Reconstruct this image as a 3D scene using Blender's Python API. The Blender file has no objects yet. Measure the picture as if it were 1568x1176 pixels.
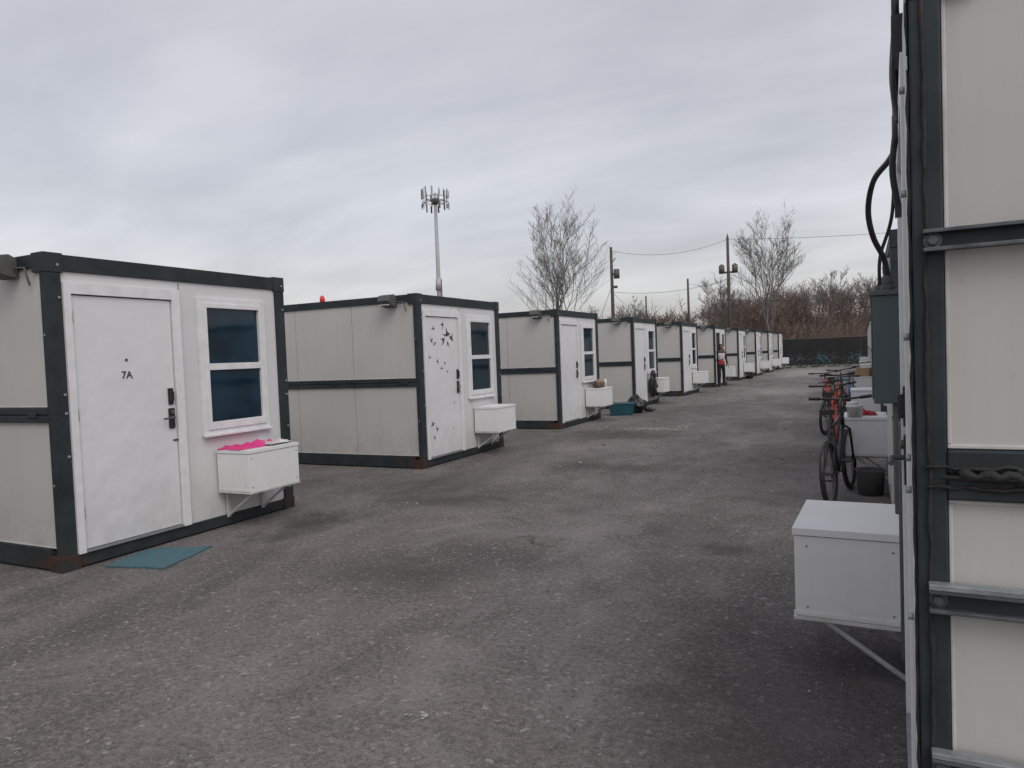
import bpy, math, random
from mathutils import Vector, Matrix, noise as mnoise
R=math.radians
scene=bpy.context.scene
COL=scene.collection
# ------------------------------------------------------------------ materials
def newmat(name):
    m=bpy.data.materials.new(name); m.use_nodes=True
    nt=m.node_tree; nt.nodes.clear()
    out=nt.nodes.new('ShaderNodeOutputMaterial'); b=nt.nodes.new('ShaderNodeBsdfPrincipled')
    nt.links.new(b.outputs[0],out.inputs[0])
    return m,nt,b
def N(nt,t,**kw):
    n=nt.nodes.new(t)
    for k,v in kw.items(): setattr(n,k,v)
    return n
def L(nt,a,b): nt.links.new(a,b)
def math_(nt,op,a,b=None,c=None,clamp=False):
    n=N(nt,'ShaderNodeMath',operation=op); n.use_clamp=clamp
    for i,v in enumerate((a,b,c)):
        if v is None: continue
        if isinstance(v,(int,float)): n.inputs[i].default_value=v
        else: L(nt,v,n.inputs[i])
    return n.outputs[0]
def mix(nt,f,a,b):
    n=N(nt,'ShaderNodeMix',data_type='RGBA')
    for s,v in ((n.inputs[0],f),(n.inputs[6],a),(n.inputs[7],b)):
        if isinstance(v,(int,float)): s.default_value=v
        elif isinstance(v,tuple): s.default_value=(*v[:3],1)
        else: L(nt,v,s)
    return n.outputs[2]
def ramp(nt,v,lo,hi):
    n=N(nt,'ShaderNodeMapRange'); n.inputs[1].default_value=lo; n.inputs[2].default_value=hi
    L(nt,v,n.inputs[0]); return n.outputs[0]
def noise(nt,vec,scale,detail=4,rough=.55,dist=0):
    n=N(nt,'ShaderNodeTexNoise'); n.inputs['Scale'].default_value=scale; n.inputs['Detail'].default_value=detail
    n.inputs['Roughness'].default_value=rough; n.inputs['Distortion'].default_value=dist
    if vec is not None: L(nt,vec,n.inputs['Vector'])
    return n.outputs[0]
def objvec(nt,sc=(1,1,1),rand=True):
    tc=N(nt,'ShaderNodeTexCoord'); mp=N(nt,'ShaderNodeMapping'); mp.inputs['Scale'].default_value=sc
    L(nt,tc.outputs['Object'],mp.inputs[0])
    if rand:
        oi=N(nt,'ShaderNodeObjectInfo'); v=N(nt,'ShaderNodeVectorMath',operation='ADD')
        s=math_(nt,'MULTIPLY',oi.outputs['Random'],37.0)
        L(nt,mp.outputs[0],v.inputs[0]); L(nt,s,v.inputs[1]); return v.outputs[0]
    return mp.outputs[0]
def bump(nt,b,h,strength=.3,dist=.01):
    n=N(nt,'ShaderNodeBump'); n.inputs['Strength'].default_value=strength; n.inputs['Distance'].default_value=dist
    L(nt,h,n.inputs['Height']); L(nt,n.outputs[0],b.inputs['Normal'])
def surf(name,c1,c2=None,scale=6,rough=.6,metal=0,bs=.15,bd=.005,spec=.5):
    m,nt,b=newmat(name)
    if c2 is None: c2=tuple(v*.75 for v in c1)
    v=objvec(nt); n=noise(nt,v,scale,4,.6)
    L(nt,mix(nt,ramp(nt,n,.35,.7),c1,c2),b.inputs['Base Color'])
    b.inputs['Roughness'].default_value=rough; b.inputs['Metallic'].default_value=metal
    b.inputs['Specular IOR Level'].default_value=spec
    if bs>0: bump(nt,b,noise(nt,v,scale*4,2),bs,bd)
    return m
def panelmat(name,c,grime,vert,dent=.0,spots=.22):
    m,nt,b=newmat(name)
    tc=N(nt,'ShaderNodeTexCoord'); sp=N(nt,'ShaderNodeSeparateXYZ'); L(nt,tc.outputs['Object'],sp.inputs[0]); z=sp.outputs[2]
    v=objvec(nt,(9,9,.5)); ov=objvec(nt); big=noise(nt,ov,1.1,4,.6)
    streak=noise(nt,v,1.6,4,.6)
    fine=noise(nt,objvec(nt,(90,90,.35)),1.2,1,.5)
    dirt=noise(nt,ov,7,5,.7)
    low=math_(nt,'MULTIPLY',math_(nt,'SUBTRACT',1.0,ramp(nt,z,.1,.7)),ramp(nt,dirt,.35,.7))
    c2=tuple(a*.84 for a in c)
    col=mix(nt,math_(nt,'MULTIPLY',ramp(nt,streak,.45,.8),vert),c,c2)
    col=mix(nt,math_(nt,'MULTIPLY',ramp(nt,big,.42,.7),.5),col,tuple(a*b_ for a,b_ in zip(c,(.86,.855,.84))))
    col=mix(nt,math_(nt,'MULTIPLY',ramp(nt,fine,.35,.7),.08*vert+.01),col,tuple(a*.6 for a in c))
    col=mix(nt,math_(nt,'MULTIPLY',low,.42),col,grime)
    sc=ramp(nt,noise(nt,objvec(nt,(1,1,2.5)),16,3,.7,.8),.69,.74)
    col=mix(nt,math_(nt,'MULTIPLY',sc,spots),col,grime)
    L(nt,col,b.inputs['Base Color']); b.inputs['Roughness'].default_value=.5; b.inputs['Specular IOR Level'].default_value=.35
    h=math_(nt,'ADD',math_(nt,'MULTIPLY',big,1.0+dent*2.5),math_(nt,'MULTIPLY',fine,.05))
    bump(nt,b,h,.4,.014)
    return m
def framemat():
    m,nt,b=newmat('slate_painted_steel')
    tc=N(nt,'ShaderNodeTexCoord'); sp=N(nt,'ShaderNodeSeparateXYZ'); L(nt,tc.outputs['Object'],sp.inputs[0])
    v=objvec(nt); n=noise(nt,v,5,4,.65)
    base=mix(nt,ramp(nt,n,.35,.7),(.017,.024,.028),(.034,.042,.046))
    z=sp.outputs[2]; y=sp.outputs[1]; x=sp.outputs[0]
    edge=math_(nt,'MAXIMUM',math_(nt,'SUBTRACT',1.0,ramp(nt,y,.04,.35)),ramp(nt,y,2.25,2.56))
    front=ramp(nt,x,-.5,-.1)
    low=math_(nt,'SUBTRACT',1.0,ramp(nt,z,.06,.26))
    rn=ramp(nt,noise(nt,v,11,5,.7),.44,.58)
    rust=math_(nt,'MULTIPLY',math_(nt,'MULTIPLY',edge,front),math_(nt,'MULTIPLY',low,rn))
    spots=math_(nt,'MULTIPLY',ramp(nt,noise(nt,v,26,4,.7),.66,.72),.4)
    rust=math_(nt,'MAXIMUM',math_(nt,'MULTIPLY',rust,1.4,clamp=True),spots)
    col=mix(nt,rust,base,(.065,.03,.02))
    L(nt,col,b.inputs['Base Color']); b.inputs['Roughness'].default_value=.6; b.inputs['Specular IOR Level'].default_value=.3
    bump(nt,b,noise(nt,v,30,3),.15,.004)
    return m
M_frame=framemat()
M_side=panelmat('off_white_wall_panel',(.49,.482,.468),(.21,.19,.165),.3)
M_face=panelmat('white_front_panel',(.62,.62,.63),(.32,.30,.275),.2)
M_door=panelmat('white_door_leaf',(.67,.675,.695),(.36,.34,.31),.15,1.4,.14)
M_trim=surf('white_vinyl_trim',(.72,.725,.74),(.62,.625,.63),8,.4,0,.05)
M_strip=surf('panel_edge_strip',(.58,.58,.575),(.44,.43,.41),8,.5,0,.05)
M_box=panelmat('white_painted_sheet_metal',(.73,.73,.745),(.42,.40,.37),.25,.3)
M_rail=surf('dark_gasket',(.012,.012,.013),(.03,.03,.03),20,.8,0,.5)
M_black=surf('black_plastic',(.012,.012,.014),(.03,.03,.03),12,.45)
M_grey=surf('grey_housing',(.07,.073,.073),(.10,.10,.095),10,.6)
M_galv=surf('galvanised_steel',(.34,.36,.38),(.22,.24,.26),30,.45,.5,.2)
M_roof=surf('roof_sheet',(.35,.35,.34),(.25,.25,.24),3,.7)
M_ebox=surf('grey_green_enclosure',(.085,.115,.12),(.07,.095,.10),4,.5)
def glassmat():
    m,nt,b=newmat('tinted_window_glass')
    n=noise(nt,objvec(nt,(1,1,1)),1.6,2)
    L(nt,mix(nt,ramp(nt,n,.4,.62),(.006,.017,.030),(.011,.034,.056)),b.inputs['Base Color'])
    b.inputs['Roughness'].default_value=.05; b.inputs['Specular IOR Level'].default_value=.4
    bump(nt,b,noise(nt,objvec(nt),2.5,1),.05,.02)
    return m
M_glass=glassmat()
def lampmat(name,c,e=.2):
    m,nt,b=newmat(name); L(nt,mix(nt,noise(nt,objvec(nt),8),c,tuple(v*.8 for v in c)),b.inputs['Base Color'])
    b.inputs['Roughness'].default_value=.25; b.inputs['Emission Color'].default_value=(*c,1); b.inputs['Emission Strength'].default_value=e
    return m
M_amber=lampmat('yellow_dome_lens',(.75,.68,.42)); M_redl=lampmat('red_lens',(.6,.03,.02))
# ------------------------------------------------------------------ mesh builder
class MB:
    def __init__(s): s.v=[]; s.f=[]; s.m=[]; s.sm=[]
    def add(s,vs,fs,mi=0,sm=False):
        o=len(s.v); s.v+= [tuple(p) for p in vs]
        for f in fs: s.f.append(tuple(i+o for i in f)); s.m.append(mi); s.sm.append(sm)
    def box(s,x0,x1,y0,y1,z0,z1,mi=0,rot=None):
        vs=[Vector(p) for p in ((x0,y0,z0),(x1,y0,z0),(x1,y1,z0),(x0,y1,z0),(x0,y0,z1),(x1,y0,z1),(x1,y1,z1),(x0,y1,z1))]
        if rot: vs=[rot@p for p in vs]
        s.add(vs,[(0,3,2,1),(4,5,6,7),(0,1,5,4),(1,2,6,5),(2,3,7,6),(3,0,4,7)],mi)
    def tube(s,pts,r,n=8,mi=0,caps=True,sm=True):
        pts=[Vector(p) for p in pts]; k=len(pts)
        rs=r if isinstance(r,(list,tuple)) else [r]*k
        t0=(pts[1]-pts[0]).normalized(); up=Vector((0,0,1)) if abs(t0.z)<.9 else Vector((1,0,0))
        u=t0.cross(up).normalized(); vs=[]
        for i,p in enumerate(pts):
            t=(pts[min(i+1,k-1)]-pts[max(i-1,0)])
            t=t.normalized() if t.length>1e-9 else t0
            u=(u-t*u.dot(t)); u=u.normalized() if u.length>1e-6 else t.orthogonal().normalized()
            w=t.cross(u)
            for j in range(n):
                a=2*math.pi*j/n; vs.append(p+(u*math.cos(a)+w*math.sin(a))*rs[i])
        fs=[]
        for i in range(k-1):
            for j in range(n):
                a=i*n+j; b=i*n+(j+1)%n; fs.append((a,b,b+n,a+n))
        s.add(vs,fs,mi,sm)
        if caps:
            o=len(s.v)-len(vs)
            s.f.append(tuple(o+j for j in range(n-1,-1,-1))); s.m.append(mi); s.sm.append(False)
            s.f.append(tuple(o+(k-1)*n+j for j in range(n))); s.m.append(mi); s.sm.append(False)
    def ring(s,c,axis,Rr,r,n=36,m=6,mi=0):
        c=Vector(c); ax=Vector(axis).normalized(); u=ax.orthogonal().normalized(); w=ax.cross(u)
        vs=[];fs=[]
        for i in range(n):
            a=2*math.pi*i/n; d=u*math.cos(a)+w*math.sin(a)
            for j in range(m):
                b=2*math.pi*j/m; vs.append(c+d*(Rr+r*math.cos(b))+ax*r*math.sin(b))
        for i in range(n):
            for j in range(m):
                fs.append((i*m+j,((i+1)%n)*m+j,((i+1)%n)*m+(j+1)%m,i*m+(j+1)%m))
        s.add(vs,fs,mi,True)
    def blob(s,c,rad,seed=0,amp=.25,fr=2.5,nu=20,nv=12,mi=0,flat=None,sm=True):
        c=Vector(c); vs=[];fs=[]
        for i in range(nv+1):
            th=math.pi*i/nv
            for j in range(nu):
                ph=2*math.pi*j/nu
                d=Vector((math.sin(th)*math.cos(ph),math.sin(th)*math.sin(ph),math.cos(th)))
                k=1+amp*mnoise.noise(d*fr+Vector((seed*3.1,seed*7.7,seed)))
                p=Vector((d.x*rad[0],d.y*rad[1],d.z*rad[2]))*k+c
                if flat is not None: p.z=max(p.z,flat)
                vs.append(p)
        for i in range(nv):
            for j in range(nu):
                fs.append((i*nu+j,(i+1)*nu+j,(i+1)*nu+(j+1)%nu,i*nu+(j+1)%nu))
        s.add(vs,fs,mi,sm)
    def mesh(s,name,mats):
        me=bpy.data.meshes.new(name); me.from_pydata(s.v,[],s.f)
        for m in mats: me.materials.append(m)
        me.polygons.foreach_set('material_index',s.m); me.polygons.foreach_set('use_smooth',s.sm); me.update()
        return me
def obj(name,me,parent=None,bevel=0,loc=None,rot=None,sc=None):
    o=bpy.data.objects.new(name,me); COL.objects.link(o)
    if parent: o.parent=parent
    if loc: o.location=loc
    if rot: o.rotation_euler=rot
    if sc: o.scale=sc
    if bevel:
        b=o.modifiers.new('bevel','BEVEL'); b.width=bevel; b.segments=2; b.limit_method='ANGLE'
    return o
def empty(name,loc=(0,0,0),rotz=0,sc=(1,1,1)):
    o=bpy.data.objects.new(name,None); COL.objects.link(o); o.location=loc; o.rotation_euler=(0,0,rotz); o.scale=sc; o.empty_display_size=.3
    return o
def smoothpath(P,n=8):
    P=[Vector(p) for p in P]; out=[]
    for i in range(len(P)-1):
        p0=P[max(i-1,0)];p1=P[i];p2=P[i+1];p3=P[min(i+2,len(P)-1)]
        for k in range(n):
            t=k/n
            out.append(.5*((2*p1)+(p2-p0)*t+(2*p0-5*p1+4*p2-p3)*t*t+(3*p1-p0-3*p2+p3)*t**3))
    out.append(P[-1]); return out
# ------------------------------------------------------------------ cabin meshes (front on +X side at x=0, y 0..W)
W=2.60; H=2.55; DP=3.5
def frame_mesh(bolts=True):
    fr=MB()
    for xa,xb in ((-.065,0),(-DP,-DP+.08)):
        for ya,yb in ((0,.13),(W-.13,W)):
            fr.box(xa,xb,ya,yb,.12,2.41)
    for xa,xb in ((-.15,.006),(-DP-.006,-DP+.15)):
        for ya,yb in ((-.006,.15),(W-.15,W+.006)):
            fr.box(xa,xb,ya,yb,2.40,H+.006); fr.box(xa,xb,ya,yb,0.0,.125)
    fr.box(-.10,-.001,.15,W-.15,2.415,H-.004); fr.box(-.10,-.001,.15,W-.15,.015,.115)
    fr.box(-DP,-DP+.1,.15,W-.15,2.415,H-.004); fr.box(-DP,-DP+.1,.15,W-.15,.015,.19)
    for ya,yb in ((0.001,.10),(W-.10,W-.001)):
        fr.box(-DP+.15,-.15,ya,yb,2.44,H-.004); fr.box(-DP+.15,-.15,ya,yb,.015,.185)
        s=-1 if ya<1 else 1; e=ya-.001 if s<0 else yb+.001
        for z0,z1 in ((1.205,1.260),(1.270,1.325)):
            a,b_=(e-.004,e+.04) if s<0 else (e-.04,e+.004)
            fr.box(-DP+.08,-.065,a,b_,z0,z1)
        a,b_=(e+.01,e+.03) if s<0 else (e-.03,e-.01)
        fr.box(-DP+.08,-.065,a,b_,1.255,1.275)
    if bolts:
        for y in (.075,W-.065):
            for z in (.92,1.27,1.42,2.2,2.46):
                fr.tube([(0,y+.03,z),(.012,y+.03,z)],.013,8,1)
        for z in (.7,1.9): fr.tube([(-.035,0,z),(-.035,-.008,z)],.010,8,1)
    for x in (-.2,-1.5,-2.6): fr.box(x-.12,x,-.014,-.004,1.245,1.288)
    return fr.mesh('frame',[M_frame,M_galv])
ME_frame=frame_mesh(); ME_frameB=frame_mesh(False)
sp=MB()
segs=[(-.067,-1.19),(-1.198,-2.31),(-2.318,-DP+.082)]
for s in (0,1):
    for xa,xb in segs:
        for z0,z1 in ((.187,1.203),(1.327,2.438)):
            y0,y1=(.022,.05) if s==0 else (W-.05,W-.022)
            sp.box(xb,xa,y0,y1,z0,z1,0)
            o0,o1=(.016,.0215) if s==0 else (W-.0215,W-.016)
            sp.box(xb,xa,o0,o1,z0,z0+.010,1); sp.box(xb,xa,o0,o1,z1-.010,z1,1)
    y0,y1=(.016,.0215) if s==0 else (W-.0215,W-.016)
    for z0,z1 in ((.198,1.192),(1.338,2.427)):
        sp.box(-.076,-.067,y0,y1,z0,z1,1)
sp.box(-DP+.02,-DP+.045,.13,W-.13,.19,2.41,0)
sp.box(-DP+.05,-.07,.052,W-.052,.08,2.43,2)
sp.box(-DP+.101,-.101,.101,W-.101,2.44,2.53,3)
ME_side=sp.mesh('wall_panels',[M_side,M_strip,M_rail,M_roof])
fp=MB()
fp.box(-.06,-.022,.13,W-.13,.116,2.414,0)
fp.box(-.0215,-.019,1.245,1.25,.13,2.40,1)
ME_face=fp.mesh('front_wall',[M_face,M_rail])
# door leaf as a gently dented sheet
dr=MB()
def leaf(dr):
    ny,nz=28,56; vs=[]
    for j in range(nz+1):
        for i in range(ny+1):
            y=.205+.925*i/ny; z=.145+2.08*j/nz
            e=min(i,ny-i,j,nz-j)/3.0; e=min(e,1)
            lowf=max(0,1-abs(z-.62)/.45)
            d=.006*lowf*mnoise.noise(Vector((y*3.2,z*3.4-y*2.2,1.7)))+.004*lowf*abs(mnoise.noise(Vector((y*6-z*3,z*5+y*3,4.1))))
            vs.append((-.004-e*abs(d)*1.6,y,z))
    n=ny+1
    dr.add(vs,[(j*n+i,j*n+i+1,(j+1)*n+i+1,(j+1)*n+i) for j in range(nz) for i in range(ny)],0,True)
    e=[(-.0041,.205,.145),(-.0041,1.13,.145),(-.0041,1.13,2.225),(-.0041,.205,2.225)]
    bk=[(-.018,y,z) for _,y,z in e]
    dr.add(e+bk,[(0,4,5,1),(1,5,6,2),(2,6,7,3),(3,7,4,0)],0)
leaf(dr)
ME_door=dr.mesh('door_leaf',[M_door])
df=MB()
df.box(-.0218,.018,.135,.195,.118,2.33,0); df.box(-.0218,.018,1.14,1.225,.118,2.33,0); df.box(-.0218,.018,.195,1.14,2.235,2.33,0)
df.box(-.0218,-.0185,.195,1.14,.118,2.235,1); df.box(-.0218,.02,.197,1.138,.119,.138,2)
ME_dframe=df.mesh('door_frame',[M_trim,M_rail,M_galv])
hd=MB()
hd.box(-.003,.012,1.055,1.105,1.27,1.42); hd.box(-.003,.012,1.05,1.11,1.05,1.235)
hd.box(.012,.03,1.06,1.10,1.30,1.39); hd.tube([(0,1.08,1.15),(.05,1.08,1.15),(.055,1.06,1.15),(.055,.96,1.145)],.010,8,1)
hd.tube([(.01,1.08,1.20),(.024,1.08,1.20)],.018,12,1)
for z in (.4,1.2,2.0): hd.tube([(.006,.2,z),(.006,.2,z+.10)],.008,8,2)
ME_handle=hd.mesh('door_lock',[M_black,M_grey,M_galv])
wn=MB()
ya,yb,za,zb=1.43,2.29,.93,2.28
wn.box(-.0218,.012,ya,ya+.055,za,zb); wn.box(-.0218,.012,yb-.055,yb,za,zb); wn.box(-.0218,.012,ya+.055,yb-.055,zb-.055,zb); wn.box(-.0218,.012,ya+.055,yb-.055,za,za+.055)
wn.box(-.0218,.024,ya+.055,ya+.095,za+.055,zb-.055); wn.box(-.0218,.024,yb-.095,yb-.055,za+.055,zb-.055)
wn.box(-.0218,.024,ya+.095,yb-.095,zb-.10,zb-.055); wn.box(-.0218,.024,ya+.095,yb-.095,za+.055,za+.13)
wn.box(-.0218,.020,ya+.095,yb-.095,1.57,1.635)
wn.box(.012,.04,ya-.01,yb+.01,za-.012,za+.012)
ME_wframe=wn.mesh('window_frame',[M_trim])
gl=MB(); gl.box(-.021,-.006,ya+.095,yb-.095,za+.13,1.57); gl.box(-.021,-.010,ya+.095,yb-.095,1.635,zb-.10)
ME_glass=gl.mesh('window_glass',[M_glass])
bx=MB()
bx.box(.004,.43,1.57,2.24,.375,.745,0); bx.box(.004,.437,1.563,2.247,.749,.782,0); bx.box(.006,.425,1.575,2.235,.744,.75,1)
bx.box(.03,.436,1.566,1.569,.38,.40,0)
bx.box(.004,.437,1.563,2.247,.358,.374,2)
for y in (1.68,2.14):
    bx.box(.0,.40,y-.015,y+.015,.330,.357,2)
    bx.tube([(.0,y,.10),(.33,y,.335)],.013,6,2); bx.box(-.002,.012,y-.02,y+.02,.09,.36,2)
for y in (1.60,2.21):
    for z in (.42,.70): bx.tube([(.43,y,z),(.434,y,z)],.006,8,1)
for x in (.05,.38):
    for z in (.42,.70): bx.tube([(x,1.57,z),(x,1.566,z)],.004,8,1)
ME_box=bx.mesh('air_conditioner_cover',[M_box,M_rail,M_strip])
lp=MB()
prof=[(0,2.53),(-.06,2.56),(-.17,2.54),(-.20,2.46),(-.14,2.40),(0,2.37)]
for xa,xb in ((-.54,-.34),):
    vs=[(xa,y,z) for y,z in prof]+[(xb,y,z) for y,z in prof]; n=len(prof)
    lp.add(vs,[tuple(range(n))[::-1],tuple(range(n,2*n))]+[(i,(i+1)%n,(i+1)%n+n,i+n) for i in range(n)],0)
lp.box(-.52,-.36,-.188,-.15,2.395,2.41,1)
lp.tube([(-.33,-.03,2.45),(-.2,-.03,2.44),(-.17,-.012,2.3)],.010,6,0)
ME_lamp=lp.mesh('wall_pack_light',[M_grey,M_strip])
dm=MB(); dm.blob((-.22,1.75,2.55),(.05,.05,.04),1,0,1,14,8,0); dm.tube([(-.22,1.75,2.52),(-.22,1.75,2.545)],.06,14,1)
ME_dome=dm.mesh('dome_light',[M_amber,M_grey])

def cabin(x,y,rotz=0,mirror=False,window=True,openDoor=False,lamp=True,near=False):
    e=empty('modular_cabin',(x,y,0),rotz,(-1 if mirror else 1,1,1))
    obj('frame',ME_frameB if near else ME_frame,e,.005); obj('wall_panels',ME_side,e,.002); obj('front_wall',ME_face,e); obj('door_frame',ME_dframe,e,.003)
    if not openDoor:
        obj('door_leaf',ME_door,e); obj('door_lock',ME_handle,e,.002)
    if window:
        obj('window_frame',ME_wframe,e,.003); obj('window_glass',ME_glass,e)
    if near: obj('air_conditioner_cover',ME_box,e,.006,loc=(0,.02,-.075),sc=(1.09,1,1.03))
    else: obj('air_conditioner_cover',ME_box,e,.006)
    if lamp: obj('wall_pack_light',ME_lamp,e,.006)
    obj('dome_light',ME_dome,e)
    return e
left=[(-5.75,-1.75),(-5.75,3.50),(-5.75,8.75),(-5.77,14.1),(-5.68,19.4),(-5.5,24.6),(-5.38,30.1),(-5.33,36.0),(-5.15,41.0),(-5.05,46.0),(-4.95,51.0)]
rl=random.Random(4)
LC=[]
for i,(x,y) in enumerate(left):
    LC.append(cabin(x,y,R(rl.uniform(-.3,.3)) if i>1 else 0,openDoor=(i==6)))
RA=cabin(.115,1.995,R(-1.8),True,window=False,lamp=False,near=True)
right=[(.24,7.07),(.25,12.2),(.26,17.4),(.28,22.6),(.3,27.8),(.32,33.0),(.34,38.2),(.36,43.4)]
RC=[cabin(x,y,R(rl.uniform(-.3,.3)),True) for x,y in right]
M_dark=surf('interior_shade_black',(.012,.012,.012),(.02,.02,.02),3,.9)
b=MB(); b.box(-.0184,-.012,.197,1.138,.14,2.233); obj('doorway_shade_panel',b.mesh('doorway_shade_panel',[M_dark]),LC[6])  # flat black panel in the doorway, interior shade put into its colour
M_ink=surf('black_vinyl_lettering',(.03,.03,.032),(.05,.05,.05),20,.5)
cu=bpy.data.curves.new('door_number','FONT'); cu.body='7A'; cu.size=.088; cu.extrude=.0008; cu.align_x='CENTER'; cu.offset=.0018
cu.materials.append(M_ink); t=bpy.data.objects.new('door_number',cu); COL.objects.link(t); t.parent=LC[1]; t.location=(-.0025,.66,1.53); t.rotation_euler=(R(90),0,R(90))
b=MB(); b.tube([(-.004,.66,1.69),(.002,.66,1.69)],.012,12); b.box(-.004,.004,1.09,1.145,.93,.945); obj('door_viewer',b.mesh('door_viewer',[M_ink]),LC[1])
b=MB(); rr=random.Random(9)
def bird(b,y,z,s,a,x=-.0025):
    P=[(-1,.35),(-.45,.12),(-.1,.05),(.05,.28),(.2,.9),(.32,.3),(.5,.02),(1.0,-.1),(.45,-.22),(.1,-.3),(-.3,-.15)]
    ca,sa=math.cos(a),math.sin(a)
    b.add([(x,y+s*(p*ca-q*sa),z+s*(p*sa+q*ca)) for p,q in P],[tuple(range(len(P)))],0)
for y,z,s,a in ((.80,1.97,.13,.3),(.93,1.92,.11,-.5),(.70,1.86,.10,1.2),(.84,1.82,.07,2.4),(.70,2.1,.08,1.5),(.42,2.05,.06,.2),(.36,1.88,.07,-.9),(.45,1.82,.06,.7),(.30,1.62,.05,.4),(.52,1.55,.06,2),(.62,1.45,.05,.1),(.72,1.52,.045,1),(.78,1.40,.04,-1),(.3,.62,.07,.5),(.42,.55,.06,-1.1),(.35,.42,.05,2),(.9,.50,.03,1),(.95,.9,.03,1)):
    bird(b,y,z,s,a)
obj('door_stickers',b.mesh('door_stickers',[M_ink]),LC[2])
b=MB()
for y,z,s,a in ((.6,1.9,.035,.3),(.8,1.75,.03,2),(.5,1.3,.03,1),(.7,1.2,.03,.2)): bird(b,y,z,s,a)
obj('door_stickers',b.mesh('door_stickers',[M_ink]),LC[3])
b=MB(); b.tube([(0,0,0),(0,0,.05)],.05,14,1); b.tube([(0,0,.05),(0,0,.13),(0,0,.16)],[.042,.038,.015],14,0)
obj('red_beacon',b.mesh('red_beacon',[M_redl,M_grey]),LC[2],loc=(-1.85,.15,2.50))
# -------------------------------------------------- near right cabin extras
b=MB()
def channel(z,h,d=.032,xa=-3.45,xb=-.022):
    b.box(xa,xb,-.008,-.001,z-h,z+h,1); b.box(xa,xb,-d,-.008,z+h-.009,z+h,0); b.box(xa,xb,-d,-.008,z-h,z-h+.009,0)
    b.tube([(xb-.02,-.008,z),(xb-.02,-.022,z)],.012,6,0); b.tube([(xb-.02,-.008,z),(xb-.02,-.012,z)],.020,16,0)
M_cdark=surf('weathered_channel',(.12,.13,.14),(.05,.055,.06),14,.5,.3)
for z,h in ((1.825,.026),(.962,.028)): channel(z,h)
channel(.55,.026)
obj('strut_channels',b.mesh('strut_channels',[M_cdark,M_frame]),RA,.0015)
b=MB()
for z in (.991,.578): b.box(-3.45,-.022,-.034,-.001,z,z+.014,0)
obj('channel_flange',b.mesh('channel_flange',[M_galv]),RA,.0015)
b=MB(); rr=random.Random(3)
pts=[(-.028+rr.uniform(-.003,.003),-.003,z*.045+.15) for z in range(51)]
b.tube(pts,[rr.uniform(.003,.008) for _ in pts],5,0)
pts=[(.004+rr.uniform(-.002,.002),.012+rr.uniform(-.003,.003),z*.05+.15) for z in range(46)]
b.tube(pts,[rr.uniform(.003,.006) for _ in pts],5,0)
for z in (1.285,1.235):
    pts=[(-.02-.02*i,-.008,z+rr.uniform(-.004,.004)) for i in range(22)]
    b.tube(pts,[rr.uniform(.003,.007) for _ in pts],5,0)
pts=[(-.09-.012*i,-.018,1.268+.006*math.sin(i*1.7)) for i in range(14)]
b.tube(pts,[rr.uniform(.008,.015) for _ in pts],7,0); b.tube([(-.05,-.02,1.262),(-.30,-.02,1.262)],.006,6,0)
obj('caulk_and_latch',b.mesh('caulk_and_latch',[M_rail,M_grey]),RA)
b=MB(); b.box(.004,.010,.012,.20,.13,2.41,0)
for z in (.5,.9,1.22,1.30,1.6,1.95,2.2): b.tube([(.010,.03,z),(.022,.03,z)],.009,8,1)
obj('corner_trim',b.mesh('corner_trim',[M_strip,M_galv]),RA)
b=MB()
b.box(.006,.120,1.66,1.98,1.31,1.80,0); b.box(.004,.132,1.645,1.995,1.80,1.822,0); b.box(.120,.127,1.67,1.97,1.33,1.78,0)
b.tube([(.055,1.72,1.82),(.055,1.72,1.85)],.032,14,1); b.tube([(.055,1.72,1.85),(.055,1.72,1.89)],.024,12,1)
b.tube([(.09,1.9,1.82),(.09,1.9,1.86)],.025,12,1)
b.tube([(.03,1.70,1.31),(.03,1.70,.8)],.014,8,1); b.tube([(.015,1.60,1.25),(.015,1.30,1.25),(.02,1.25,1.0),(.02,1.25,.3)],.012,8,1)
for z in (1.25,1.05,.9): b.box(.002,.03,1.40,1.44,z,z+.035,1)
obj('electrical_enclosure',b.mesh('electrical_enclosure',[M_ebox,M_grey]),RA,.004)
b=MB()
b.tube(smoothpath([(.055,1.72,1.89),(.07,1.70,1.97),(.11,1.62,2.06),(.125,1.5,2.16),(.10,1.38,2.26),(.04,1.25,2.31),(.02,1.1,2.34),(.02,.9,2.50),(.02,.85,2.62)]),.012,8)
b.tube(smoothpath([(.02,.7,2.62),(.03,.68,2.45),(.022,.66,2.3),(.035,.68,2.15),(.02,.7,2.03)]),.010,8)
b.tube(smoothpath([(.018,.5,2.62),(.024,.5,2.5),(.03,.52,2.35),(.018,.5,2.25)]),.008,8)
b.tube(smoothpath([(.02,.3,2.62),(.024,.3,2.5),(.015,.33,2.38)]),.010,8)
b.tube(smoothpath([(.09,1.9,1.86),(.085,1.88,2.0),(.03,1.8,2.2),(.02,1.7,2.6)]),.008,8)
b.box(.005,.035,.27,.36,2.36,2.48); b.box(.005,.03,.69,.74,2.0,2.04)
obj('black_cables',b.mesh('black_cables',[M_black]),RA)
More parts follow.
